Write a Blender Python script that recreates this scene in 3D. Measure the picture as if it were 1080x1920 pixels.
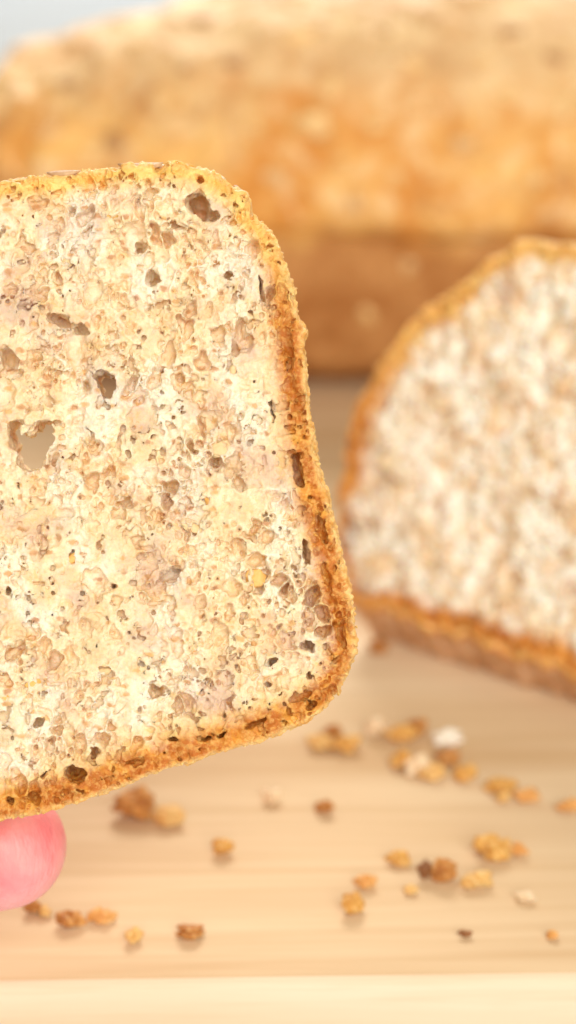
import bpy, math, random
import numpy as np
from mathutils import Vector, Matrix, Euler

for o in list(bpy.data.objects):
    bpy.data.objects.remove(o, do_unlink=True)
scene = bpy.context.scene
COL = scene.collection
R = math.radians

# ------------------------------------------------------------------ camera
H = 0.18                       # height of the lens above the board top (m)
PITCH = 20.0
TAN = 0.268                    # tan of half the vertical field
FOCUS = 0.285
cam_d = bpy.data.cameras.new("camera")
cam = bpy.data.objects.new("camera", cam_d)
COL.objects.link(cam)
cam.location = (0, 0, H)
cam.rotation_euler = (R(90 - PITCH), 0, 0)
cam_d.sensor_fit = 'VERTICAL'
cam_d.sensor_height = 36
cam_d.lens = 18 / TAN
cam_d.clip_start = 0.01
cam_d.clip_end = 50
cam_d.dof.use_dof = True
cam_d.dof.focus_distance = FOCUS + 0.001
cam_d.dof.aperture_fstop = 10.0
scene.camera = cam
scene.render.resolution_x = 576
scene.render.resolution_y = 1024

# ------------------------------------------------------------------ light
world = bpy.data.worlds.new("World")
scene.world = world
world.use_nodes = True
bg = world.node_tree.nodes['Background']
bg.inputs[0].default_value = (1.0, 0.83, 0.62, 1)
bg.inputs[1].default_value = 0.40

def area(name, loc, target, size, power, color):
    l = bpy.data.lights.new(name, 'AREA')
    l.shape = 'RECTANGLE'
    l.size, l.size_y = size
    l.energy = power
    l.color = color
    o = bpy.data.objects.new(name, l)
    COL.objects.link(o)
    o.location = loc
    d = Vector(target) - Vector(loc)
    o.rotation_euler = d.to_track_quat('-Z', 'Y').to_euler()
    return o

area("front_light", (0.22, -0.85, 0.75), (0.0, 0.36, 0.03), (1.0, 0.8), 16.3, (1.0, 0.985, 0.95))
area("window_light", (0.0, 1.5, 1.0), (0.0, 0.40, 0.0), (0.62, 0.55), 18, (1.0, 0.985, 0.96))

scene.view_settings.view_transform = 'Standard'
scene.view_settings.look = 'None'
scene.view_settings.exposure = 0.29
scene.view_settings.gamma = 1.0
scene.cycles.max_bounces = 16
scene.cycles.diffuse_bounces = 12

# ------------------------------------------------------------------ helpers
cp, sp = math.cos(R(PITCH)), math.sin(R(PITCH))
RIGHT = np.array([1, 0, 0.]); UP = np.array([0, sp, cp]); BACK = np.array([0, -cp, sp])
EYE = np.array([0, 0, H])

def ray(px, py):
    return RIGHT * ((px - 540) / 960 * TAN) + UP * (-(py - 960) / 960 * TAN) - BACK

def at(px, py, depth):
    return EYE + ray(px, py) * depth

def on_plane(px, py, p0, n):
    d = ray(px, py)
    return EYE + d * (np.dot(np.asarray(p0) - EYE, n) / np.dot(d, n))

def on_board(px, py, z=0.0):
    return on_plane(px, py, (0, 0, z), np.array([0, 0, 1.]))

def tag(o, label=None, cat=None, group=None, kind=None):
    if label: o['label'] = label
    if cat: o['category'] = cat
    if group: o['group'] = group
    if kind: o['kind'] = kind
    return o

def link(name, me, mat=None, parent=None):
    o = bpy.data.objects.new(name, me)
    COL.objects.link(o)
    if mat is not None and len(me.materials) == 0:
        me.materials.append(mat)
    if parent is not None:
        o.parent = parent
    return o

def mesh_np(name, V, Q, attrs=None, smooth=True):
    """V (n,3) float metres, Q (m,4) or (m,3) int"""
    me = bpy.data.meshes.new(name)
    k = Q.shape[1]
    me.vertices.add(len(V)); me.vertices.foreach_set('co', V.astype(np.float32).ravel())
    me.loops.add(Q.size); me.loops.foreach_set('vertex_index', Q.astype(np.int32).ravel())
    me.polygons.add(len(Q))
    me.polygons.foreach_set('loop_start', np.arange(0, Q.size, k, dtype=np.int32))
    me.polygons.foreach_set('loop_total', np.full(len(Q), k, dtype=np.int32))
    if smooth:
        me.polygons.foreach_set('use_smooth', np.ones(len(Q), dtype=bool))
    me.update(calc_edges=True)
    me.validate()
    for n, a in (attrs or {}).items():
        at_ = me.attributes.new(n, 'FLOAT', 'POINT')
        at_.data.foreach_set('value', a.astype(np.float32))
    return me

# ---- separable lattice noise on a rectilinear grid, about -1..1
def wmat(c, cell, off):
    u = (c - off) / cell
    i = np.floor(u).astype(int); t = (u - i); t = t * t * (3 - 2 * t)
    n = i.max() + 2
    W = np.zeros((len(c), n), np.float32)
    W[np.arange(len(c)), i] = 1 - t
    W[np.arange(len(c)), i + 1] = t
    return W

def noise3(rng, xs, ys, zs, cell):
    cx = cell if np.isscalar(cell) else cell[0]
    cy = cell if np.isscalar(cell) else cell[1]
    cz = cell if np.isscalar(cell) else cell[2]
    A, B_, C = (wmat(xs, cx, xs.min() - cx * 0.37), wmat(ys, cy, ys.min() - cy * 0.61), wmat(zs, cz, zs.min() - cz * 0.23))
    L = rng.uniform(-1, 1, (A.shape[1], B_.shape[1], C.shape[1])).astype(np.float32)
    t = np.tensordot(A, L, (1, 0))
    t = np.tensordot(t, B_, (1, 1))          # x, z', y
    t = np.tensordot(t, C, (1, 1))           # x, y, z
    return t

# ---- surface nets
def surface_nets(f, xs, ys, zs):
    ins = f < 0
    c = [ins[i:ins.shape[0]-1+i, j:ins.shape[1]-1+j, k:ins.shape[2]-1+k]
         for i in (0, 1) for j in (0, 1) for k in (0, 1)]
    s = np.zeros(c[0].shape, np.uint8)
    for a in c: s += a
    act = (s > 0) & (s < 8)
    I, J, K = np.nonzero(act)
    idx = np.full(act.shape, -1, np.int32)
    idx[I, J, K] = np.arange(len(I))
    corners = [(i, j, k) for i in (0, 1) for j in (0, 1) for k in (0, 1)]
    val = {q: f[I + q[0], J + q[1], K + q[2]] for q in corners}
    P = np.zeros((len(I), 3), np.float64); cnt = np.zeros(len(I))
    for a in corners:
        for ax in range(3):
            if a[ax]: continue
            b = list(a); b[ax] = 1; b = tuple(b)
            va, vb = val[a], val[b]
            m = (va < 0) != (vb < 0)
            t = np.where(m, va / np.where(m, va - vb, 1), 0)
            for d, g, ii in ((0, xs, I), (1, ys, J), (2, zs, K)):
                ga = g[ii + a[d]]
                if d == ax: ga = ga + t * (g[ii + 1] - g[ii])
                P[:, d] += np.where(m, ga, 0)
            cnt += m
    P /= cnt[:, None]
    Q = []
    for ax in range(3):
        sl0 = [slice(1, -1)] * 3; sl1 = [slice(1, -1)] * 3
        sl0[ax] = slice(0, -1); sl1[ax] = slice(1, None)
        a, b = ins[tuple(sl0)], ins[tuple(sl1)]
        for flip, m in ((False, a & ~b), (True, ~a & b)):
            e = np.nonzero(m)
            e = [e[d] + (0 if d == ax else 1) for d in range(3)]
            u, v = (ax + 1) % 3, (ax + 2) % 3
            def cell(du, dv):
                q = [e[0].copy(), e[1].copy(), e[2].copy()]
                q[u] = q[u] - du; q[v] = q[v] - dv
                return idx[q[0], q[1], q[2]]
            quad = np.stack([cell(1, 1), cell(0, 1), cell(0, 0), cell(1, 0)], 1)
            if flip: quad = quad[:, ::-1]
            Q.append(quad)
    Q = np.concatenate(Q)
    Q = Q[(Q >= 0).all(1)]
    return P, Q

def catmull(pts, n=8):
    P = np.array(pts, float); out = []
    m = len(P)
    for i in range(m):
        p0, p1, p2, p3 = P[(i - 1) % m], P[i], P[(i + 1) % m], P[(i + 2) % m]
        for k in range(n):
            t = k / n
            out.append(0.5 * ((2 * p1) + (p2 - p0) * t + (2 * p0 - 5 * p1 + 4 * p2 - p3) * t * t + (3 * p1 - p0 - 3 * p2 + p3) * t ** 3))
    return np.array(out)

def poly_sdf(poly, X, Y):
    """signed distance, negative inside; also angle-like arclength 0..1 of the nearest point"""
    A = poly; B_ = np.roll(poly, -1, 0)
    d2 = np.full(X.shape, 1e9); inside = np.zeros(X.shape, bool); near = np.zeros(X.shape, int)
    for i, (a, b) in enumerate(zip(A, B_)):
        e = b - a; L = e @ e + 1e-12
        wx, wy = X - a[0], Y - a[1]
        t = np.clip((wx * e[0] + wy * e[1]) / L, 0, 1)
        q = (wx - e[0] * t) ** 2 + (wy - e[1] * t) ** 2
        m = q < d2; d2 = np.where(m, q, d2); near[m] = i
        c = (a[1] > Y) != (b[1] > Y)
        with np.errstate(divide='ignore', invalid='ignore'):
            xi = a[0] + (Y - a[1]) * e[0] / (e[1] if abs(e[1]) > 1e-12 else 1e-12)
        inside ^= c & (X < xi)
    d = np.sqrt(d2)
    return np.where(inside, -d, d), near

def steps(lo, hi, zones, coarse):
    """rectilinear coordinates from lo to hi; zones = [(a,b,pitch)], coarse elsewhere"""
    out = [lo]
    while out[-1] < hi:
        x = out[-1]; h = coarse
        for a, b, p in zones:
            if a <= x < b: h = p
            elif x < a and a - x < 3: h = min(h, max(p, (p + coarse) / 2))
        out.append(x + h)
    return np.array(out)

# ------------------------------------------------------------------ material helpers
class NT:
    def __init__(s, name):
        s.m = bpy.data.materials.new(name); s.m.use_nodes = True
        s.t = s.m.node_tree; s.n = s.t.nodes; s.l = s.t.links
        s.b = s.n['Principled BSDF']
    def node(s, typ, **kw):
        nd = s.n.new(typ)
        for k, v in kw.items(): setattr(nd, k, v)
        return nd
    def set(s, sock, v):
        if isinstance(v, bpy.types.NodeSocket): s.l.new(v, sock)
        elif isinstance(v, (tuple, list)) and len(v) == 3 and sock.type == 'RGBA': sock.default_value = (*v, 1)
        else: sock.default_value = v
    def coord(s, scale=(1, 1, 1), loc=(0, 0, 0)):
        tc = s.node('ShaderNodeTexCoord'); mp = s.node('ShaderNodeMapping')
        s.l.new(tc.outputs['Object'], mp.inputs[0])
        mp.inputs['Scale'].default_value = scale; mp.inputs['Location'].default_value = loc
        return mp.outputs[0]
    def noise(s, vec, scale, detail=4, rough=0.55, dist=0.0):
        nd = s.node('ShaderNodeTexNoise'); s.l.new(vec, nd.inputs['Vector'])
        nd.inputs['Scale'].default_value = scale; nd.inputs['Detail'].default_value = detail
        nd.inputs['Roughness'].default_value = rough; nd.inputs['Distortion'].default_value = dist
        return nd.outputs[0]
    def voro(s, vec, scale, out='Distance', feature='F1', rnd=1.0):
        nd = s.node('ShaderNodeTexVoronoi', feature=feature); s.l.new(vec, nd.inputs['Vector'])
        nd.inputs['Scale'].default_value = scale; nd.inputs['Randomness'].default_value = rnd
        return nd.outputs[out]
    def ramp(s, fac, lo, hi, a=0.0, b=1.0):
        nd = s.node('ShaderNodeMapRange'); s.set(nd.inputs[0], fac)
        nd.inputs[1].default_value = lo; nd.inputs[2].default_value = hi
        nd.inputs[3].default_value = a; nd.inputs[4].default_value = b
        return nd.outputs[0]
    def mix(s, fac, a, b, mode='MIX'):
        nd = s.node('ShaderNodeMix', data_type='RGBA', blend_type=mode)
        s.set(nd.inputs[0], fac); s.set(nd.inputs[6], a); s.set(nd.inputs[7], b)
        return nd.outputs[2]
    def math(s, op, a, b=0.0, c=0.0):
        nd = s.node('ShaderNodeMath', operation=op)
        s.set(nd.inputs[0], a); s.set(nd.inputs[1], b); s.set(nd.inputs[2], c)
        return nd.outputs[0]
    def attr(s, name):
        return s.node('ShaderNodeAttribute', attribute_name=name).outputs['Fac']
    def bump(s, h, strength, dist):
        nd = s.node('ShaderNodeBump'); s.set(nd.inputs['Height'], h)
        nd.inputs['Strength'].default_value = strength; nd.inputs['Distance'].default_value = dist
        s.l.new(nd.outputs[0], s.b.inputs['Normal'])
    def fin(s, color, rough=0.7, spec=0.3, sss=0.0, radius=(1, .6, .35), scale=0.001):
        s.set(s.b.inputs['Base Color'], color); s.set(s.b.inputs['Roughness'], rough)
        s.b.inputs['Specular IOR Level'].default_value = spec
        if sss:
            s.b.inputs['Subsurface Weight'].default_value = sss
            s.b.inputs['Subsurface Radius'].default_value = radius
            s.b.inputs['Subsurface Scale'].default_value = scale
        return s.m

def bread_material(name, sss=0.35, blur=1.0):
    n = NT(name); v = n.coord()
    crust = n.attr('crust'); out = n.attr('rind')
    big = n.noise(v, 90, 3); mid = n.noise(v, 260, 4, 0.6, 0.4); fine = n.noise(v, 1100, 3, 0.6)
    crumb = n.mix(n.ramp(mid, .38, .62), (.80, .57, .31), (.89, .735, .48))
    crumb = n.mix(n.ramp(big, .50, .64, 0, .75), crumb, (.62, .41, .30))
    crumb = n.mix(n.ramp(n.noise(n.coord((1, .7, 1), (.5, .2, .1)), 130, 3, .5, .5), .50, .60, 0, .6), crumb, (.89, .81, .65))
    crumb = n.mix(n.ramp(n.noise(v, 380, 4, .7, .8), .54, .66, 0, .6), crumb, (.76, .47, .18))
    if blur < 1:
        crumb = n.mix(n.ramp(n.noise(v, 110, 4, .7, .6), .42, .54), crumb, (.95, .93, .80))
        crumb = n.mix(n.ramp(n.noise(n.coord((1.5, .8, 1), (.7, .1, .3)), 150, 3, .6, .6), .55, .66, 0, .8), crumb, (.66, .50, .32))
        crumb = n.mix(n.ramp(n.noise(n.coord((1, 1, 1), (.1, .9, .4)), 120, 3, .6, .3), .62, .68, 0, .7), crumb, (.74, .38, .12))
    crumb = n.mix(n.ramp(n.noise(n.coord((1, .7, 1), (.2, .6, .1)), 620, 4, .7, .6), .50, .66, 0, .55), crumb, (.72, .50, .30))
    # bran flecks
    vv = n.coord((1, 1.6, 1), (.3, .1, .2))
    wn = n.node('ShaderNodeTexNoise'); n.l.new(v, wn.inputs['Vector']); wn.inputs['Scale'].default_value = 900; wn.inputs['Detail'].default_value = 3
    vm = n.node('ShaderNodeVectorMath', operation='MULTIPLY_ADD'); n.l.new(wn.outputs[1], vm.inputs[0]); vm.inputs[1].default_value = (.0016,) * 3; n.l.new(vv, vm.inputs[2])
    vv = vm.outputs[0]
    cell = n.voro(vv, 520, 'Color'); dist = n.voro(vv, 520, 'Distance')
    sep = n.node('ShaderNodeSeparateColor'); n.l.new(cell, sep.inputs[0])
    fleck = n.math('MULTIPLY', n.ramp(sep.outputs[0], .80, .83), n.ramp(dist, .50, .25))
    fcol = n.mix(sep.outputs[1], (.50, .24, .12), (.72, .42, .16))
    crumb = n.mix(n.math('MULTIPLY', fleck, .9), crumb, fcol)
    # crust as a cut ring: golden then brown-orange
    c1 = n.mix(n.ramp(n.noise(v, 240, 4, .65, .6), .49, .72), (.48, .14, .012), (.81, .37, .05))
    c1 = n.mix(n.ramp(fine, .45, .62, 0, .45), c1, (.86, .52, .15))
    gold = n.attr('gold')
    c2 = n.mix(n.ramp(mid, .35, .6), (.78, .41, .08), (.89, .61, .20))
    c1 = n.mix(gold, c1, c2)
    k = n.math('ADD', crust, n.ramp(mid, .3, .7, -.22, .22))
    col = n.mix(n.ramp(k, .10, .72), crumb, c1)
    rcol = n.mix(n.ramp(n.noise(v, 500, 4, .7), .35, .65), (.66, .31, .06), (.90, .60, .24))
    col = n.mix(n.math('MULTIPLY', out, .9), col, rcol)
    col = n.mix(n.attr('heel'), col, n.mix(n.ramp(mid, .4, .6), (.50, .29, .15), (.68, .46, .29)))
    h = n.math('ADD', n.noise(v, 1500, 3, .7), n.math('MULTIPLY', n.noise(v, 600, 2, .6), 1.2))
    n.bump(h, .8, .0004)
    return n.fin(col, .6, .38, sss, (1, .55, .24), .0024)

def loaf_material():
    n = NT("loaf_crust"); v = n.coord()
    z = n.attr('low')
    a = n.noise(v, 30, 6, .68, .9); b = n.noise(v, 85, 5, .68, .5)
    col = n.mix(n.ramp(a, .38, .62), (.66, .28, .05), (.90, .56, .18))
    col = n.mix(n.ramp(n.math('ADD', n.attr('top'), n.ramp(a, .3, .7, -.35, .35)), .2, .9, 0, .7), col, (.70, .50, .28))
    col = n.mix(n.ramp(b, .50, .62, 0, .7), col, (.88, .66, .36))
    col = n.mix(n.ramp(n.noise(v, 40, 5, .68, .8), .52, .66, 0, .6), col, (.46, .22, .08))
    low = n.mix(n.ramp(b, .4, .62), (.42, .17, .045), (.58, .29, .10))  # browner lower side, shade below the dome put into the crust colour
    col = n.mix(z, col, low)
    n.bump(n.math('ADD', b, n.noise(v, 320, 4, .7)), .6, .0012)
    return n.fin(col, .6, .35, .1, (1, .5, .25), .002)

def wood_material(name, tint_a, tint_b, tint_c, off=(0, 0, 0)):
    n = NT(name); v = n.coord((1.6, 22, 22), off); v2 = n.coord((6, 160, 160), off)
    w = n.noise(v, 3.2, 4, .55, .9); f = n.noise(v2, 3.5, 3, .6, .2)
    col = n.mix(n.ramp(w, .34, .66), tint_a, tint_b)
    col = n.mix(n.ramp(n.noise(n.coord((1.2, 9, 9), (off[0] + 3, 1, 0)), 2.6, 2, .5, .6), .50, .70, 0, .6), col, tint_c)
    col = n.mix(n.ramp(f, .52, .72, 0, .45), col, tint_a)
    n.bump(f, .18, .0004)
    return n.fin(col, n.ramp(w, .3, .7, .66, .78), .12)

def plain_material(name, ca, cb, scale=30, rough=.6, bump=0, sss=0, radius=(1, .4, .3), sc=.003, spec=.3):
    n = NT(name); v = n.coord()
    w = n.noise(v, scale, 4, .6, .3)
    if bump: n.bump(n.noise(v, scale * 6, 4, .65), .6, bump)
    return n.fin(n.mix(n.ramp(w, .35, .65), ca, cb), rough, spec, sss, radius, sc)

M_SLICE = bread_material("wholegrain_crumb", .35)
M_SLICE2 = bread_material("paler_wholegrain_crumb", .35, .5)
M_LOAF = loaf_material()
M_WOOD = wood_material("beech_wood_top", (.55, .37, .20), (.69, .525, .33), (.78, .645, .455))
M_EDGE_LIT = wood_material("beech_wood_lit_edge", (.66, .46, .28), (.76, .59, .41), (.82, .70, .54), (2, 1, 4))  # front face wood paler than the top, front light partly put into its colour
M_FLAKE = plain_material("oat_flake_cream", (.80, .62, .36), (.92, .80, .56), 400, .6, .0002)
M_LFLAKE = plain_material("baked_flake_gold", (.80, .50, .19), (.90, .66, .34), 200, .6, .0003)
M_LFLAKE2 = plain_material("baked_flake_tan", (.70, .44, .20), (.82, .58, .30), 200, .6, .0003)
M_LFLAKE3 = plain_material("baked_flake_brown", (.40, .20, .08), (.58, .34, .16), 200, .6, .0003)
M_FLAKE_B = plain_material("bran_flake_brown", (.48, .26, .12), (.66, .42, .22), 500, .6, .0002)
M_GRAIN = plain_material("toasted_grain_orange", (.80, .40, .10), (.90, .56, .20), 500, .5, .0002, .2, sc=.001)
M_TAN = plain_material("soaked_grain_tan", (.72, .50, .24), (.82, .62, .34), 500, .5, .0002, .2, sc=.001)

# ------------------------------------------------------------------ bread
def cells2(rng, X, Y, cx, cy, warp, lo, hi, power):
    """irregular foam cells on a plane: recess (mm) of a bowl in every cell, walls left standing between"""
    gx, gy = X / cx, Y / cy
    i, j = np.floor(gx).astype(int), np.floor(gy).astype(int)
    i0, j0 = i.min() - 2, j.min() - 2
    n, m = i.max() - i0 + 3, j.max() - j0 + 3
    jx, jy = rng.uniform(0, 1, (n, m)), rng.uniform(0, 1, (n, m))
    dep = lo + (hi - lo) * rng.random((n, m)) ** power
    f1 = np.full(X.shape, 9.); f2 = np.full(X.shape, 9.); d = np.zeros(X.shape)
    for a in (-1, 0, 1):
        for b in (-1, 0, 1):
            p, q = i - i0 + a, j - j0 + b
            r_ = np.sqrt((i + a + jx[p, q] - gx) ** 2 + (j + b + jy[p, q] - gy) ** 2)
            m1 = r_ < f1
            f2 = np.where(m1, f1, np.minimum(f2, r_)); d = np.where(m1, dep[p, q], d); f1 = np.where(m1, r_, f1)
    return d * np.sqrt(np.clip(1 - (f1 / .58) ** 2, 0, 1)) * np.clip((f2 - f1) / .25, 0, 1)

def build_bread(seed, outline, xs, ys, zs, T, ring, s_small, n_pores, heroes, gold_fn, warp=.45, micro=True, cell_scale=1.0, foot=None):
    """outline: closed polygon in mm. zs from -T.. to +. front face at z=0 facing +z.
    ring(near fraction arrays) -> crust thickness in mm"""
    rng = np.random.default_rng(seed)
    X2, Y2 = np.meshgrid(xs, ys, indexing='ij')
    d2, near = poly_sdf(outline, X2, Y2)
    d2 = d2.astype(np.float32)
    thick = ring(X2, Y2).astype(np.float32)
    Z = zs[None, None, :].astype(np.float32)
    wobble = noise3(rng, xs, ys, zs, 2.6) * .35 + noise3(rng, xs, ys, zs, .9) * .30 + noise3(rng, xs, ys, zs, .45) * .16
    front = noise3(rng, xs, ys, np.array([0., 1.]), 5)[:, :, :1] * .35 + noise3(rng, xs, ys, np.array([0., 1.]), 1.3)[:, :, :1] * .28
    edge = d2[:, :, None]
    z2 = np.array([0., 1.])
    ax_ = sum(noise3(rng, xs, ys, z2, c)[:, :, 0] * k for c, k in ((2.2, .8), (.8, .42), (.45, .12)))
    ay_ = sum(noise3(rng, xs, ys, z2, c)[:, :, 0] * k for c, k in ((2.2, .8), (.8, .42), (.45, .12)))
    sc_ = cell_scale
    foam = cells2(rng, X2 + ax_, Y2 + ay_, 2.1 * sc_, 3.0 * sc_, 0, .0, 3.4 * sc_, 2.4) \
        + cells2(rng, X2 + ax_ * .6, Y2 + ay_ * .6, .85 * sc_, 1.15 * sc_, 0, .0, 1.35 * sc_, 1.9) \
        + cells2(rng, X2 + ax_ * .4, Y2 + ay_ * .4, .5 * sc_, .6 * sc_, 0, .0, .6 * sc_, 1.2)
    openness = noise3(rng, xs, ys, z2, 7)[:, :, 0] * .7 + noise3(rng, xs, ys, z2, 3.2)[:, :, 0] * .5
    foam = foam * np.clip(.62 + openness * 1.1, .12, 1.35)
    foam = foam * np.where(-d2 < thick * .8, .75, 1.0)
    for hx, hy, hz, hrx, hry, hrz, ha in heroes:      # leave a clean wall around the big holes
        if hrz < 3.3: continue
        rr = np.sqrt(((X2 - hx) / (hrx + .7)) ** 2 + ((Y2 - hy) / (hry + .7)) ** 2)
        foam = foam * np.clip((rr - .8) / .45, .15, 1)
    foam = foam[:, :, None].astype(np.float32) - .35
    # slight rounding of the crust edge towards front and back
    zz = np.maximum(Z + foam + front * 1.0 + wobble * .9 - noise3(rng, xs, ys, zs, .5) * .15, -T - Z)
    e = edge + wobble * 1.25 + noise3(rng, xs, ys, zs, .6) * .22
    f = np.maximum(e, zz)
    r = 1.1
    q = np.sqrt(np.maximum(e + r, 0) ** 2 + np.maximum(zz + r, 0) ** 2) - r
    f = np.where((e > -r) & (zz > -r), q, f).astype(np.float32)
    wx = noise3(rng, xs, ys, zs, 1.7) * warp * 1.3 + noise3(rng, xs, ys, zs, .65) * warp * .8
    wy = noise3(rng, xs, ys, zs, 1.7) * warp * 1.3 + noise3(rng, xs, ys, zs, .65) * warp * .8
    xmin, xmax, ymin, ymax = outline[:, 0].min(), outline[:, 0].max(), outline[:, 1].min(), outline[:, 1].max()

    def carve(cx, cy, cz, rx, ry, rz, ang):
        m = max(rx, ry) + warp * 2.1 + .3
        i0, i1 = np.searchsorted(xs, (cx - m, cx + m)); j0, j1 = np.searchsorted(ys, (cy - m, cy + m))
        k0, k1 = np.searchsorted(zs, (cz - rz - .3, cz + rz + .3))
        if i1 - i0 < 2 or j1 - j0 < 2 or k1 - k0 < 1: return
        s = (slice(i0, i1), slice(j0, j1), slice(k0, k1))
        dx = xs[i0:i1, None, None] - cx + wx[s]; dy = ys[None, j0:j1, None] - cy + wy[s]
        dz = zs[None, None, k0:k1] - cz
        ca, sa = math.cos(ang), math.sin(ang)
        u = (dx * ca + dy * sa) / rx; v = (-dx * sa + dy * ca) / ry; w = dz / rz
        d = (1 - np.sqrt(u * u + v * v + w * w)) * min(rx, ry, rz)
        f[s] = np.maximum(f[s], d)

    def dist_at(x, y):
        i = min(max(np.searchsorted(xs, x), 0), len(xs) - 1); j = min(max(np.searchsorted(ys, y), 0), len(ys) - 1)
        return d2[i, j], thick[i, j], i, j
    gx, gy = np.gradient(d2, xs, ys)
    for size, cnt in n_pores:
        for _ in range(cnt):
            x, y = rng.uniform(xmin, xmax), rng.uniform(ymin, ymax)
            d, th, i, j = dist_at(x, y)
            r0 = size[0] * (size[1] / size[0]) ** (rng.random() ** 1.6)
            if d > -.7 - r0: continue
            incr = -d < th
            if incr:
                r0 *= .62
                ang = math.atan2(gx[i, j], -gy[i, j]) + rng.normal(0, .3)
                ra, rb = r0 * rng.uniform(1.2, 2.3), r0 * .7
            else:
                ang = math.pi / 2 + rng.normal(0, .7)
                ra, rb = r0 * rng.uniform(1.0, 1.7), r0 * rng.uniform(.7, 1.0)
            carve(x, y, rng.uniform(-r0 * .7, r0 * .35) - .1, ra, rb, r0 * rng.uniform(.3, .75), ang)
            if rng.random() < .12:      # and on the back
                carve(x, y, -T, ra, rb, r0, ang)
    for h in heroes: carve(*h)
    if micro:   # fine torn network close to the cut face
        n1 = noise3(rng, xs, ys, zs, .75); n2 = noise3(rng, xs, ys, zs, (1.5, 2.2, 1.5))
        m = (n1 * .62 + n2 * .5 - .355) * 1.0
        m = np.minimum(m, (Z + 1.6) * .8) + np.clip((edge + 1.2) * -.0, 0, 0)
        m = np.where(edge > -.5, -1, m)
        f = np.maximum(f, m.astype(np.float32))
    if foot is not None:      # bevelled bottom crust and a flat base lying on the board
        upv, h0, ye = foot
        fx, fy, fz = xs[:, None, None], ys[None, :, None], zs[None, None, :]
        rag = wobble * .8
        ch = (ye(fx) - fy) * .77 + (fz + 0 * fx) * .64 + rag
        base = -(h0 + upv[0] * fx + upv[1] * fy + upv[2] * fz)
        f = np.maximum(f, np.maximum(ch, base)).astype(np.float32)
    P, Q = surface_nets(f, xs, ys, zs)
    ii = np.clip(np.searchsorted(xs, P[:, 0]), 0, len(xs) - 1); jj = np.clip(np.searchsorted(ys, P[:, 1]), 0, len(ys) - 1)
    dd = -d2[ii, jj]; th = thick[ii, jj]
    crust = np.clip(1.25 - dd / th, 0, 1)
    if foot is not None:
        dd = np.minimum(dd, P[:, 1] - ye(P[:, 0]))
        crust = np.clip(1.25 - dd / th, 0, 1)
    rind = np.clip(1.4 - dd / .7, 0, 1) * (dd > -1.2)
    return P, Q, crust, rind, gold_fn(P[:, 0], P[:, 1], dd)

def smooth01(x): x = np.clip(x, 0, 1); return x * x * (3 - 2 * x)

# ---- the held slice: built in a frame parallel to the lens, millimetres
S1 = FOCUS * TAN / 960 * 1000        # mm per photo pixel at the cut face
OX, OY = 100, 1520                   # photo pixel of the local origin (near the bottom crust)
def L1(px, py): return ((px - OX) * S1, -(py - OY) * S1)

out_px = [(0, 1540), (80, 1522), (150, 1503), (225, 1478), (300, 1450), (380, 1424), (450, 1404), (520, 1378), (575, 1352), (620, 1320),
          (648, 1280), (664, 1235), (667, 1190), (660, 1135), (648, 1075), (634, 1010), (620, 950), (602, 890), (590, 830), (580, 760), (573, 690), (568, 645),
          (576, 613), (558, 588), (550, 545), (538, 510), (522, 460), (500, 425), (474, 398), (462, 362), (430, 340), (400, 322), (365, 308), (320, 303), (260, 304),
          (200, 312), (130, 322), (60, 330), (0, 338), (-150, 362), (-400, 430), (-640, 540), (-790, 680), (-820, 820), (-770, 1000), (-650, 1290), (-540, 1540), (-500, 1630),
          (-440, 1672), (-330, 1645), (-200, 1602), (-100, 1572)]
poly1 = catmull([L1(*p) for p in out_px], 5)
X0, X1 = poly1[:, 0].min() - 1.5, poly1[:, 0].max() + 1.5
Y0, Y1 = poly1[:, 1].min() - 1.5, poly1[:, 1].max() + 1.5
vx = L1(-40, 0)[0]
xs1 = steps(X0, X1, [(vx, 1e9, .2)], .7)
ys1 = steps(Y0, Y1, [(L1(0, 1560)[1], 1e9, .2)], .7)
T1 = 11.0
zs1 = steps(-T1 - 1.2, 1.4, [(-4.2, 9, .2)], .6)

def ring1(X, Y):
    px, py = X / S1 + OX, -Y / S1 + OY
    t = np.full(X.shape, 3.5)
    t += 1.8 * smooth01((py - 420) / 260)             # right side thicker than the top
    t += 1.4 * smooth01((py - 1250) / 120)
    return t
def gold1(x, y, dd):
    px, py = x / S1 + OX, -y / S1 + OY
    g = 1 - smooth01((py - 380) / 260)
    return np.clip(g + smooth01((dd - 3.2) / 2.5) * .7, 0, 1)

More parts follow.
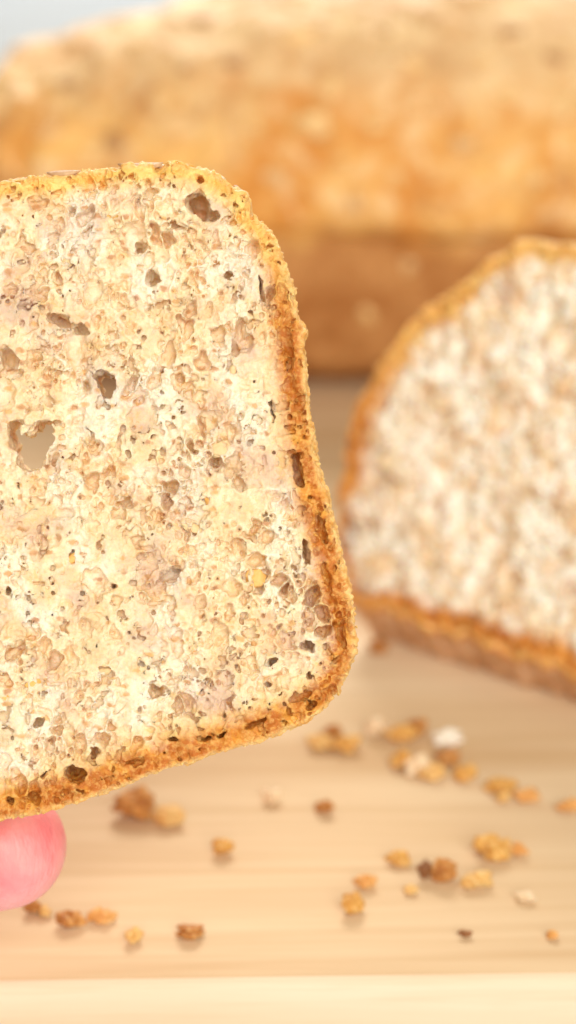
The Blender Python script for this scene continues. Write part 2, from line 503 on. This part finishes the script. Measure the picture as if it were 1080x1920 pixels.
def H_(px, py, rx, ry, rz, ang, z=-1.0):
    x, y = L1(px, py)
    return (x, y, z, rx * S1, ry * S1, rz, R(ang))
heroes1 = [
    # heart-shaped hole
    H_(28, 814, 17, 30, 22, 8, -5), H_(79, 816, 24, 31, 22, -10, -5), H_(55, 840, 38, 24, 22, 0, -5), H_(52, 862, 24, 20, 22, 0, -5),
    H_(202, 722, 23, 22, 20, 0, -5), H_(192, 710, 18, 16, 20, 0, -5), H_(204, 738, 13, 15, 20, 0, -5),
    H_(372, 382, 23, 27, 9.3, 12, -1), H_(390, 404, 18, 14, 6, 20, -1),
    H_(112, 598, 26, 12, 3.6, -22, -1), H_(150, 618, 19, 14, 3.6, -35, -1), H_(140, 650, 22, 36, 2.2, 10, -.3),
    H_(14, 672, 20, 26, 4.5, 15, -1), H_(15, 700, 26, 12, 2.6, 0, -1), H_(5, 740, 30, 30, 1.4, 0, 0),
    H_(250, 445, 26, 34, 2.8, -10, -.4), H_(262, 462, 12, 16, 5, 0, -2.2), H_(288, 520, 15, 17, 4, -35, -1.5), H_(280, 490, 14, 20, 1.8, 0, 0),
    H_(178, 548, 18, 26, 1.8, 0, 0), H_(158, 490, 14, 28, 1.6, 0, 0), H_(315, 662, 15, 36, 2.0, -12, -.3), H_(305, 695, 8, 8, 3, 0, -1),
    H_(300, 568, 15, 9, 2, 10, 0), H_(452, 620, 11, 26, 2.6, -10, -.5), H_(446, 655, 12, 14, 3, 0, -.5), H_(412, 630, 12, 20, 1.6, 0, 0),
    H_(380, 798, 8, 24, 3, 4, -.8), H_(268, 780, 30, 34, 1.6, 0, .2), H_(345, 722, 22, 6, 1.8, 25, 0),
    H_(330, 424, 11, 11, 2.5, 0, -.6), H_(358, 432, 12, 8, 1.6, 0, 0), H_(428, 518, 8, 11, 3, 0, -.8),
    H_(232, 944, 17, 10, 3, 0, -.8), H_(115, 962, 28, 16, 1.6, 20, 0), H_(316, 1080, 28, 10, 3.2, 38, -.8), H_(332, 1068, 12, 10, 4, 0, -1),
    H_(178, 1085, 20, 24, 1.5, 0, 0), H_(28, 1222, 28, 13, 3, 42, -.8), H_(290, 1293, 15, 13, 4, 0, -1.2), H_(70, 1352, 15, 8, 3.5, 30, -1),
    H_(511, 1244, 13, 9, 4, 50, -1.2), H_(582, 1208, 15, 11, 3.5, 0, -1), H_(470, 1190, 15, 12, 1.8, 0, 0), H_(505, 1284, 8, 7, 3, 30, -1),
    H_(580, 1265, 6, 5, 3, 0, -1), H_(330, 1190, 17, 13, 1.4, 0, 0), H_(15, 1105, 7, 11, 3, 0, -1), H_(215, 1100, 7, 8, 3, 0, -1),
    # crust holes
    H_(138, 1450, 22, 17, 6, 0, -2.2), H_(178, 1415, 11, 17, 4, 0, -1.4), H_(556, 876, 12, 34, 3.6, 5, -1), H_(562, 906, 11, 12, 3.6, 0, -1),
    H_(571, 1035, 7, 32, 3.4, 6, -1), H_(488, 532, 5, 20, 3.5, 14, -1), H_(494, 560, 5, 14, 3, 0, -1), H_(512, 770, 3.5, 34, 3.5, 2, -1),
    H_(600, 990, 10, 32, 2.0, 14, -.3), H_(612, 1080, 9, 30, 1.8, 10, -.3), H_(640, 1190, 9, 30, 1.9, 0, -.2), H_(624, 1165, 6, 6, 3, 0, -1),
    H_(560, 1310, 22, 12, 2.0, 20, -.3), H_(580, 1325, 10, 12, 3, 0, -.6), H_(538, 640, 12, 34, 1.6, 12, -.2), H_(545, 730, 14, 26, 1.4, 0, -.1),
    H_(330, 1387, 11, 7, 3, 10, -1), H_(385, 1380, 11, 5, 3, 30, -1), H_(418, 1376, 9, 6, 3, 30, -1), H_(82, 1452, 13, 4, 3, 10, -1), H_(60, 1495, 10, 9, 3, 30, -.8),
    H_(20, 1500, 10, 9, 2.5, 0, -.6), H_(250, 1432, 18, 7, 1.8, 15, -.3), H_(480, 1360, 22, 7, 2.2, 22, -.5),
    H_(70, 380, 24, 12, 2.0, 0, -.2), H_(375, 337, 11, 5, 2.5, -15, -.6), H_(190, 345, 9, 6, 2.5, 0, -.6),
]
rs = np.random.default_rng(5)
P, Q, crust, rind, gold = build_bread(11, poly1, xs1, ys1, zs1, T1, ring1, .2,
    [((1.0, 1.9), 130), ((.4, .9), 420)], heroes1, gold1)
me = mesh_np("held_slice_mesh", P * .001, Q, {'crust': crust, 'rind': rind, 'gold': gold})
slice1 = link("crumb", me, M_SLICE)
held = bpy.data.objects.new("bread_slice", None)
COL.objects.link(held)
held.empty_display_size = .01
held.location = Vector(at(OX, OY, FOCUS))
held.rotation_euler = (R(90 - PITCH), 0, 0)
slice1.parent = held
tag(held, "sharp wholegrain bread slice held up in the foreground with golden brown crust", "bread slice", "cut bread slices")

# ---- seeds and flakes as lumpy little solids
def lump(rng, n=2, rough=.18, squash=(1, 1, 1), freq=3.0):
    import bmesh
    bm = bmesh.new(); bmesh.ops.create_icosphere(bm, subdivisions=n, radius=1)
    V = np.array([v.co[:] for v in bm.verts]); F = np.array([[v.index for v in f.verts] for f in bm.faces]); bm.free()
    d = np.zeros(len(V))
    for k in range(9):
        w = rng.normal(0, 1, 3) * freq * (1 + k * .35); d += math.pow(.84, k) * np.sin(V @ w + rng.uniform(0, 6.28))
    V = V * (1 + rough * d[:, None] / 2.2) * np.array(squash)
    return V, F

def grain(parent, name, px, py, w, h, ang, mat, z=.1, seed=0, thick=.45):
    rng = np.random.default_rng(seed + int(px * 7 + py))
    V, F = lump(rng, 3, .26, (w / 2 * S1, h / 2 * S1, min(w, h) / 2 * S1 * thick), 2.2)
    a = R(ang); c, s = math.cos(a), math.sin(a)
    V = V @ np.array([[c, s, 0], [-s, c, 0], [0, 0, 1]])
    me = mesh_np(name, V * .001, F)
    o = link(name, me, mat, parent)
    x, y = L1(px, py); o.location = (x * .001, y * .001, z * .001)
    return o

for px, py, w, h, a, m in [(480, 1085, 38, 34, 0, M_GRAIN), (412, 842, 32, 30, 0, M_TAN), (135, 1048, 34, 20, 35, M_GRAIN), (392, 938, 16, 30, 20, M_GRAIN),
        (205, 402, 36, 14, 0, M_GRAIN), (185, 1262, 44, 16, 8, M_TAN), (245, 1243, 34, 20, 20, M_TAN), (126, 488, 30, 24, 10, M_TAN),
        (435, 700, 12, 34, -15, M_TAN), (65, 1282, 32, 16, 10, M_GRAIN),
        (210, 830, 14, 24, 0, M_TAN), 
        (360, 990, 44, 14, -18, M_TAN), (500, 480, 18, 24, 0, M_TAN), (8, 1310, 18, 12, 0, M_GRAIN), (128, 868, 20, 14, 0, M_TAN)]:
    grain(held, "grain", px, py, w, h, a, m, z=-.45)

def flake(parent, name, px, py, w, h, ang, mat, z, tilt=60, seed=0):
    rng = np.random.default_rng(seed)
    V, F = lump(rng, 2, .16, (w / 2 * S1, h / 2 * S1, .5), 2.0)
    V[:, 2] += (V[:, 0] / (w / 2 * S1)) ** 2 * .3
    me = mesh_np(name, V * .001, F)
    o = link(name, me, mat, parent)
    x, y = L1(px, py + 5); o.location = (x * .001, y * .001, z * .001)
    o.rotation_euler = Euler((R(-tilt), 0, R(ang)), 'XYZ')
    return o
for i, (px, py, w, h, a, z, t) in enumerate([(262, 304, 90, 34, 2, -1.5, 72), (120, 318, 70, 30, 3, -1.2, 75), (318, 303, 60, 26, -4, -3, 70), (205, 312, 60, 28, 5, -4, 76),
        (28, 332, 60, 26, 8, -2, 74), (400, 322, 42, 22, -22, -1.5, 66), (448, 352, 36, 24, -45, -2, 60), (352, 306, 40, 22, -8, -5, 72), (84, 326, 50, 26, 0, -6, 76)]):
    flake(held, "bran_flake", px, py, w, h, a, (M_FLAKE_B, M_FLAKE_B, M_FLAKE)[i % 3], z, t, i)

# ---- second slice, leaning back behind, half out of frame
hb = 0.0115
pA, pB = on_board(655, 1128, hb), on_board(1080, 1262, hb)
YAW2 = -38.0
LEAN2 = 15.0
ROLL2 = -1.5
rot2 = (Matrix.Rotation(R(YAW2), 3, 'Z') @ Matrix.Rotation(R(90 - LEAN2), 3, 'X') @ Matrix.Rotation(R(ROLL2), 3, 'Z'))
R2 = np.array(rot2)
n2 = R2[:, 2]
p2 = on_board(860, 1190, hb)
def L2(px, py):
    w = on_plane(px, py, p2, n2) - p2
    return np.array([w @ R2[:, 0], w @ R2[:, 1]]) * 1000
vis = [(1080, 1262), (1010, 1240), (950, 1222), (880, 1192), (820, 1168), (760, 1146), (710, 1134), (668, 1122), (645, 1085), (634, 1030), (630, 960), (634, 900), (642, 840), (652, 780),
       (668, 715), (705, 662), (748, 612), (800, 560), (858, 512), (915, 480), (975, 458), (1030, 452), (1080, 458)]
vv = [L2(*p) for p in vis]
def ext(p, dx, dy): return np.array([p[0] + dx, p[1] + dy])
b0, t0 = vv[0], vv[-1]
vv = vv + [ext(t0, 14, -2), ext(t0, 30, -10), ext(t0, 44, -24), ext(t0, 50, -42), ext(t0, 49, -60), ext(b0, 48, 12), ext(b0, 44, 2), ext(b0, 34, -1.5), ext(b0, 16, -.5)]
ye0, ye1 = vv[0], vv[7]
def y_edge(x): return ye0[1] + (x - ye0[0]) * (ye1[1] - ye0[1]) / (ye1[0] - ye0[0]) + .6 * np.sin(x * .31 + 1) + .45 * np.sin(x * .83) + .3 * np.sin(x * 1.7)
for i_ in list(range(0, 8)): vv[i_] = vv[i_] - np.array([0, 15.0])
for i_ in range(len(vv) - 4, len(vv)): vv[i_] = vv[i_] - np.array([0, 15.0])
poly2 = catmull(vv, 5)
_r = np.random.default_rng(77); _t = np.arange(len(poly2))
poly2 = poly2 + .5 * np.stack([np.sin(_t * .9 + 1) + np.sin(_t * .37), np.sin(_t * .7) + np.sin(_t * .31 + 2)], 1)
poly2[:, 0] += 2.2 * smooth01((poly2[:, 1] - 22) / 30) * smooth01((-poly2[:, 0] - 4) / 14)
T2 = 28.0
xs2 = steps(poly2[:, 0].min() - 1.5, poly2[:, 0].max() + 1.5, [(-100, L2(1110, 900)[0], .42)], 1.0)
ys2 = steps(poly2[:, 1].min() - 1.5, poly2[:, 1].max() + 1.5, [], .42)
zs2 = steps(-T2 - 1.5, 1.6, [(-4.5, 9, .42)], 1.1)
h2 = []
for px, py, rx, ry, rz, ang in [(1055, 640, 3.5, 4.5, 4, 0), (930, 1015, 5.5, 2.6, 4, -25), (962, 1090, 3.4, 2.6, 4, 0), (740, 1065, 2.2, 2.4, 4, 0), (1020, 590, 2, 5, 3, 0), (985, 830, 2.5, 2.5, 3, 0),
        (795, 740, 2, 3, 3, 0), (880, 960, 2, 1.6, 3, 0), (710, 900, 1.6, 4, 3, 0), (1060, 760, 4, 2, 3, 0), (690, 985, 2.6, 1.8, 3, 0), (1040, 1040, 4, 1.6, 3, 0), (860, 640, 1.8, 3, 3, 0)]:
    x, y = L2(px, py); h2.append((x, y, -1.0, rx, ry, rz, R(ang)))
P, Q, crust, rind, gold = build_bread(23, poly2, xs2, ys2, zs2, T2, lambda X, Y: 4.6 + 1.8 * (1 - smooth01((Y - 2) / 8)) * smooth01((X + 22) / 8) + 2.5 * smooth01((-X - 8) / 10) * smooth01((Y - 22) / 8) - 1.3 * smooth01((-X - 10) / 8) * smooth01((24 - Y) / 8) * smooth01((Y + 4) / 10), .42,
    [((1.5, 3.2), 200), ((.7, 1.5), 500)], h2, lambda x, y, d: smooth01((y - 35) / 30) * .7, warp=.6, cell_scale=1.05, foot=(R2[2], p2[2] * 1000, y_edge))
me = mesh_np("leaning_slice_mesh", P * .001, Q, {'heel': smooth01((y_edge(P[:, 0]) - P[:, 1] - 1.2) / 1.5) * .85, 'crust': crust, 'rind': rind, 'gold': gold})
s2 = link("crumb", me, M_SLICE2)
lean = bpy.data.objects.new("bread_slice", None); COL.objects.link(lean); lean.empty_display_size = .01
lean.location = Vector(p2); lean.rotation_euler = rot2.to_euler()
s2.parent = lean
tag(lean, "blurred thick bread slice standing at the right in front of the whole loaf", "bread slice", "cut bread slices")
zmin = min((lean.matrix_basis @ Vector(v)).z for v in (P[::50] * .001))
print("slice2 lowest z", zmin)

# ------------------------------------------------------------------ whole loaf at the back
def build_loaf():
    rng = np.random.default_rng(3)
    xs = steps(-149, 233, [], 1.25); ys = steps(-72, 72, [], 1.2); zs = steps(-3, 142, [], 1.2)
    X, Y, Z = xs[:, None, None], ys[None, :, None], zs[None, None, :]
    # lower body: tin shape flaring upward; dome that bulges over it
    hw = 43 + Z * .22; hl = 166 + Z * .06
    def rbox(x, y, r):
        qx, qy = x + r, y + r
        return np.sqrt(np.maximum(qx, 0) ** 2 + np.maximum(qy, 0) ** 2) + np.minimum(np.maximum(qx, qy), 0) - r
    low = rbox(np.abs(X - 42 + 0 * Y) - hl, np.abs(Y) - hw, 22)
    low = np.maximum(low, Z - 62)
    low = low + np.maximum(0, 12 - Z) ** 2 * .10
    low = np.maximum(low, -Z)
    dome = ((np.abs(X - 49) / 186) ** 1.7 + (np.abs(Y) / 61) ** 2.35 + (np.abs(Z - 60) / np.where(Z > 60, 73, 14)) ** 2.2) ** (1 / 2.4) - 1
    dome = dome * 52
    k = 2.5
    h = np.clip(.5 + .5 * (dome - low) / k, 0, 1)
    f = dome * (1 - h) + low * h - k * h * (1 - h)
    f = f + noise3(rng, xs, ys, zs, (31, 23, 19)) * 1.2 + noise3(rng, xs, ys, zs, (17, 19, 23)) * .9 + noise3(rng, xs, ys, zs, 8) * .8 + noise3(rng, xs, ys, zs, 3.2) * .45
    f = np.maximum(f, -Z + .0)
    P, Q = surface_nets(f.astype(np.float32), xs, ys, zs)
    low_shade = 1 - smooth01((P[:, 2] - 44) / 5)
    top_a = smooth01((P[:, 2] - 70) / 50)
    low_shade = 1 - smooth01((P[:, 2] - 51 - 3 * np.sin(P[:, 0] * .11) - 2 * np.sin(P[:, 0] * .37) + 5) / 18)  # mask for the shade coloured into the lower side
    return P, Q, low_shade, top_a
P, Q, la, ta = build_loaf()
loaf = bpy.data.objects.new("bread_loaf", None); COL.objects.link(loaf); loaf.empty_display_size = .02
LOAFY = .655
loaf.location = (.012, LOAFY, 0.0005)
loaf.rotation_euler = (0, 0, R(-3))
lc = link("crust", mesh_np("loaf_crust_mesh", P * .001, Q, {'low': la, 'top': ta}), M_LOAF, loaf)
tag(loaf, "whole golden brown bread loaf lying across the back of the board", "bread loaf")
# oat flakes pressed into the crust
from mathutils.bvhtree import BVHTree
bvh = BVHTree.FromPolygons([Vector(v) for v in (P * .001)], [tuple(q) for q in Q])
bpy.context.view_layer.update()
Mi = loaf.matrix_world.inverted()
flk = [(590, 235, 80, 60), (665, 375, 40, 50), (950, 178, 60, 40), (385, 35, 60, 50), (700, 240, 50, 30), (840, 40, 60, 36), (620, 165, 40, 60), (215, 265, 60, 40),
       (1060, 200, 40, 60), (520, 330, 60, 40), (780, 120, 60, 36), (130, 160, 50, 40), (300, 190, 44, 60), (870, 270, 46, 36), (1000, 330, 40, 50), (440, 120, 50, 36),
       (740, 330, 46, 30), (90, 250, 46, 40), (560, 70, 70, 36), (960, 60, 60, 30), (260, 80, 50, 30), (765, 500, 34, 50), (690, 590, 40, 40), (1040, 110, 50, 30), (480, 240, 40, 30),
       (820, 200, 30, 26), (905, 115, 34, 24), (350, 130, 30, 30), (640, 300, 30, 24), (1030, 400, 36, 30), (170, 210, 30, 24), (720, 60, 36, 24)]
rngf = np.random.default_rng(8)
for i, (px, py, w, h) in enumerate(flk):
    o_ = Mi @ Vector(EYE); d_ = (Mi.to_3x3() @ Vector(ray(px, py))).normalized()
    hit, nrm, _, _ = bvh.ray_cast(o_, d_)
    if hit is None: continue
    s = TAN / 960 * .6 * 1000
    V, F = lump(np.random.default_rng(100 + i), 3, .30, (w / 2 * s * .8, h / 2 * s * .7, 1.1), 2.0)
    o = link("oat_flake", mesh_np("oat_flake", V * .001, F), (M_LFLAKE, M_LFLAKE2, M_LFLAKE, M_LFLAKE3)[i % 4], loaf)
    o.location = hit
    o.rotation_euler = (nrm.to_track_quat('Z', 'Y') @ Euler((0, 0, rngf.uniform(-.5, .5))).to_quaternion()).to_euler()

# ------------------------------------------------------------------ cutting board, table, wall
def box_mesh(name, x0, x1, y0, y1, z0, z1, bev=.003, seg=3):
    import bmesh
    bm = bmesh.new()
    bmesh.ops.create_cube(bm, size=1)
    for v in bm.verts:
        v.co = Vector(((x0 + x1) / 2 + v.co.x * (x1 - x0), (y0 + y1) / 2 + v.co.y * (y1 - y0), (z0 + z1) / 2 + v.co.z * (z1 - z0)))
    bmesh.ops.bevel(bm, geom=list(bm.edges), offset=bev, segments=seg, profile=.5, affect='EDGES')
    me = bpy.data.meshes.new(name); bm.to_mesh(me); bm.free()
    for p in me.polygons: p.use_smooth = True
    return me

eL, eR = on_board(0, 1843), on_board(1080, 1828)
yaw_b = math.atan2(eR[1] - eL[1], eR[0] - eL[0])
y_mid = (eL[1] + eR[1]) / 2
board = link("cutting_board", box_mesh("cutting_board", -.30, .34, 0, .56, -.030, 0, .0022), M_WOOD)
board.data.materials.append(M_EDGE_LIT)
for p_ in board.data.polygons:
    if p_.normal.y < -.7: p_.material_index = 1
board.location = (0, y_mid, 0); board.rotation_euler = (0, 0, yaw_b)
tag(board, "thick pale wooden cutting board with bread, crumbs and a front edge tinted as lit", "cutting board")
M_TABLE = plain_material("white_table_top", (.74, .80, .90), (.78, .83, .92), 8, .4)
table = link("table", box_mesh("table", -1.2, 1.2, -.5, 1.5, -.071, -.031, .004), M_TABLE)
tag(table, kind='structure')
M_WALL = plain_material("pale_blue_wall", (.80, .90, .99), (.84, .92, .99), 3, .8)
wall = link("wall", box_mesh("wall", -3, 3, 1.75, 1.85, -1.0, 2.2, .01), M_WALL)
tag(wall, kind='structure')

# ------------------------------------------------------------------ crumbs
def crumb_mat(name, a, b, c):
    n = NT(name); v = n.coord()
    w = n.noise(v, 420, 4, .65, .3)
    col = n.mix(n.ramp(w, .38, .62), a, b); col = n.mix(n.ramp(n.noise(v, 900, 3, .6), .56, .66, 0, .7), col, c)
    n.bump(n.noise(v, 1400, 4, .7), .7, .0004)
    return n.fin(col, .65, .3, .15, (1, .55, .3), .001)
CM = {'brown': crumb_mat("crumb_brown", (.36, .13, .03), (.62, .30, .08), (.75, .48, .2)),
      'golden': crumb_mat("crumb_golden", (.56, .27, .055), (.74, .43, .12), (.84, .60, .27)),
      'yellow': crumb_mat("crumb_yellow", (.66, .37, .11), (.78, .52, .20), (.86, .68, .38)),
      'pale': crumb_mat("crumb_pale", (.76, .56, .34), (.86, .70, .48), (.9, .8, .62)),
      'orange': crumb_mat("crumb_orange", (.60, .27, .07), (.78, .44, .15), (.86, .6, .3)),
      'dark': crumb_mat("crumb_dark", (.20, .08, .03), (.38, .17, .06), (.55, .3, .12)),
      'white': crumb_mat("crumb_white", (.82, .74, .60), (.88, .82, .70), (.92, .88, .8))}
crumbs = [
 (252, 1506, 84, 84, 'brown', "large brown crust crumb just under the bottom crust of the held slice"),
 (312, 1530, 72, 46, 'yellow', "yellow crumb touching the right of the large brown crumb under the held slice"),
 (417, 1592, 42, 34, 'golden', "lone golden crumb below the middle of the held slice's bottom crust"),
 (510, 1494, 34, 36, 'pale', "lone pale crumb left of the small round dark brown crumb"),
 (610, 1514, 38, 34, 'brown', "small round brown crumb alone in the middle of the board"),
 (625, 1376, 40, 36, 'brown', "brown crumb right beside the lower right corner of the held slice"),
 (600, 1392, 52, 36, 'yellow', "yellowish crumb half tucked behind the held slice's lower right corner"),
 (650, 1396, 62, 36, 'golden', "flat golden crumb just right of the held slice's lower corner"),
 (702, 1366, 46, 40, 'pale', "pale crumb between the held slice's corner and the big crumb pile"),
 (748, 1376, 56, 44, 'golden', "golden crumb at the upper left of the big crumb pile"),
 (782, 1364, 44, 38, 'brown', "dark brown crumb at the top of the big crumb pile"),
 (834, 1386, 58, 40, 'white', "whitest crumb of all, at the upper right of the big pile"),
 (752, 1426, 38, 50, 'golden', "upright olive gold crumb at the left side of the big pile"),
 (782, 1438, 50, 44, 'pale', "pale cream crumb at the lower left of the big pile"),
 (842, 1420, 56, 36, 'brown', "brown crumb below the white crumb in the big pile"),
 (812, 1450, 50, 36, 'yellow', "yellow crumb at the bottom middle of the big pile"),
 (872, 1452, 56, 40, 'golden', "golden crumb at the lower right end of the big pile"),
 (938, 1476, 54, 34, 'golden', "tan crumb left of the flat orange crumb at the right"),
 (942, 1496, 30, 24, 'yellow', "tiny yellow crumb in front of a tan crumb at the right"),
 (988, 1494, 50, 28, 'orange', "flat tan orange crumb between the tan crumb and the frame edge"),
 (1066, 1512, 56, 30, 'orange', "flat orange crumb cut off by the right frame edge"),
 (922, 1588, 68, 62, 'golden', "largest round golden crumb at the right of the board"),
 (950, 1592, 30, 40, 'yellow', "thin yellow crumb squeezed against the largest round golden crumb"),
 (972, 1594, 36, 34, 'orange', "small orange crumb just right of the largest round golden crumb"),
 (748, 1610, 52, 36, 'golden', "oval golden crumb left of the two toned dark crumb"),
 (796, 1632, 34, 52, 'dark', "darkest almost black brown crumb in the front pile"),
 (832, 1632, 54, 62, 'brown', "chunky brown crumb pressed against the darkest crumb"),
 (890, 1652, 60, 36, 'yellow', "pale yellow crumb right of the chunky brown crumb"),
 (770, 1668, 28, 20, 'yellow', "tiny yellow crumb in front of the darkest crumb"),
 (684, 1652, 42, 34, 'orange', "small brown orange crumb behind an upright golden one"),
 (662, 1694, 42, 54, 'golden', "upright golden crumb in front of a small brown orange one"),
 (985, 1682, 38, 22, 'pale', "faint pale crumb in front of the largest round golden crumb"),
 (872, 1752, 28, 20, 'dark', "tiny dark brown speck of crust near the front edge"),
 (1035, 1755, 24, 18, 'orange', "tiny tan speck near the front edge at the far right"),
 (62, 1702, 36, 34, 'brown', "small brown crumb touching the fingertip's lower side in view"),
 (82, 1710, 28, 24, 'yellow', "small tan crumb right of the brown crumb by the fingertip"),
 (134, 1722, 54, 46, 'brown', "rough brown crumb, left one of a joined pair near the finger"),
 (190, 1718, 54, 36, 'orange', "orange brown crumb, right one of a joined pair near the finger"),
 (252, 1756, 36, 34, 'yellow', "pale golden crumb between the joined pair and the long brown crumb"),
 (360, 1748, 58, 34, 'brown', "long brown crumb closest to the front edge at the left"),
 (712, 1214, 40, 38, 'brown', "brown crumb at the foot of the blurred standing slice"),
]
bpy.context.view_layer.update()
for i, (px, py, w, h, c, lab) in enumerate(crumbs):
    rng = np.random.default_rng(500 + i)
    base = on_board(px, py + h * .30)
    depth = -np.dot(base - EYE, BACK)
    s = depth * TAN / 960
    rx = w / 2 * s * .93; rz = h / 2 * s * .82; ry = (rx + rz) / 2 * rng.uniform(.7, 1.0)
    # two or three lumps fused: a displaced sphere with low frequency bulges and pits
    V, F = lump(rng, 4, .34, (rx, ry, rz), 2.1)
    dirs = rng.normal(0, 1, (26, 3)); dirs /= np.linalg.norm(dirs, axis=1)[:, None]
    U = V / (np.linalg.norm(V / np.array([rx, ry, rz]), axis=1)[:, None] * np.array([rx, ry, rz]))
    for d in dirs:
        g = np.exp((U @ d - 1) * 14)
        V *= (1 - g * rng.uniform(-.10, .24))[:, None]
    V[:, 2] = np.where(V[:, 2] < -rz * .72, -rz * .72 + (V[:, 2] + rz * .72) * .2, V[:, 2])
    V[:, 2] -= V[:, 2].min()
    o = link("bread_crumb", mesh_np("bread_crumb", V, F), CM[c])
    o.location = (base[0], base[1], 0.0002)
    tag(o, lab, "crumb", "bread crumbs on the board")

# ------------------------------------------------------------------ hand
def build_hand():
    """local frame parallel to the lens, mm, origin = tip joint of the visible (little) finger"""
    bones = []   # (a, b, ra, rb, blend)
    def chain(pts, rad): 
        for (a, b), (r0, r1) in zip(zip(pts, pts[1:]), zip(rad, rad[1:])): bones.append((np.array(a, float), np.array(b, float), r0, r1))
    # fingers: tip first. x right, y up, z towards the lens
    F = [([(0, 0, 0), (-18, -3.5, -1), (-40, -3, -6), (-74, 4, -14)], (9.8, 10, 10, 10.5)),
         ([(-12, 25, -9), (-28, 22, -12), (-44, 19, -22), (-84, 20, -24)], (7.4, 8.1, 8.8, 10.2)),
         ([(-14, 44, -9), (-30, 41, -12), (-45, 39, -23), (-88, 39, -26)], (7.6, 8.3, 9.0, 10.6)),
         ([(-18, 63, -9), (-32, 61, -12), (-50, 59, -22), (-88, 57, -24)], (7.5, 8.2, 8.9, 10.4)),
         ([(-47, 50, 28), (-68, 58, 24), (-96, 52, 2), (-124, 30, -16)], (8.6, 9.6, 10.5, 12.5))]
    for p, r in F: chain(p, r)
    wrist = (-158, 10, -26)
    for p, r in F: bones.append((np.array(p[3], float), np.array(wrist, float), r[3] + 1.5, 17))
    bones.append((np.array(wrist, float), np.array((-225., -22, -24)), 22, 29))
    bones.append((np.array((-86, 20, -24.)), np.array((-86, 42, -25.)), 11, 11))
    xs = steps(-245, 22, [(-48, 30, .8)], 1.8); ys = steps(-62, 84, [(-12, 34, .8)], 1.8); zs = steps(-64, 40, [], 1.2)
    X, Y, Z = xs[:, None, None], ys[None, :, None], zs[None, None, :]
    f = None
    for i, (a, b, ra, rb) in enumerate(bones):
        e = b - a; L = e @ e
        t = np.clip(((X - a[0]) * e[0] + (Y - a[1]) * e[1] + (Z - a[2]) * e[2]) / L, 0, 1)
        d = np.sqrt((X - a[0] - t * e[0]) ** 2 + (Y - a[1] - t * e[1]) ** 2 + (Z - a[2] - t * e[2]) ** 2) - (ra + (rb - ra) * t)
        if f is None: f = d; continue
        k = 2.2 if i < 15 else 7.0
        h = np.clip(.5 + .5 * (f - d) / k, 0, 1)
        f = f * (1 - h) + d * h - k * h * (1 - h)
    P, Q = surface_nets(f.astype(np.float32), xs, ys, zs)
    return P, Q, F
P, Q, FN = build_hand()
def skin_material():
    n = NT("rosy_skin"); v = n.coord()
    a = n.noise(v, 70, 3, .5); 
    col = n.mix(n.ramp(a, .35, .65), (.80, .20, .21), (.84, .35, .33))
    col = n.mix(n.ramp(n.noise(v, 160, 4, .6, .8), .45, .65, 0, .22), col, (.90, .50, .44))
    h = n.math('ADD', n.voro(n.coord((1, .35, 1)), 1300), n.math('MULTIPLY', n.noise(n.coord((1, .2, 1)), 420, 5, .7, 1.0), 2.0))
    n.bump(h, .45, .0003)
    return n.fin(col, .45, .4, .4, (1, .3, .25), .0022)
hand = link("hand", mesh_np("hand", P * .001, Q), skin_material())
hand.location = Vector(at(9, 1588, FOCUS + .0195)); hand.rotation_euler = (R(90 - PITCH), 0, 0)
tag(hand, "pink fingertip supporting the held slice from below at the left frame edge", "hand")
M_NAIL = plain_material("finger_nail", (.86, .58, .52), (.90, .64, .58), 60, .28, 0, .2, sc=.001)
for k, (p, r) in enumerate(FN):
    V, F = lump(np.random.default_rng(k), 3, 0, (5.6, 4.4, .9)); V[:, 2] -= (V[:, 1] ** 2) * .07
    o = link("fingernail", mesh_np("fingernail", V * .001, F), M_NAIL, hand)
    side = 1 if k == 4 else -1
    o.location = (p[0][0] * .001, p[0][1] * .001, (p[0][2] + side * r[0] * .94) * .001)
    if side < 0: o.rotation_euler = (R(180), 0, 0)

tot = sum(len(o.data.polygons) for o in bpy.data.objects if o.type == 'MESH')
print("faces", tot)
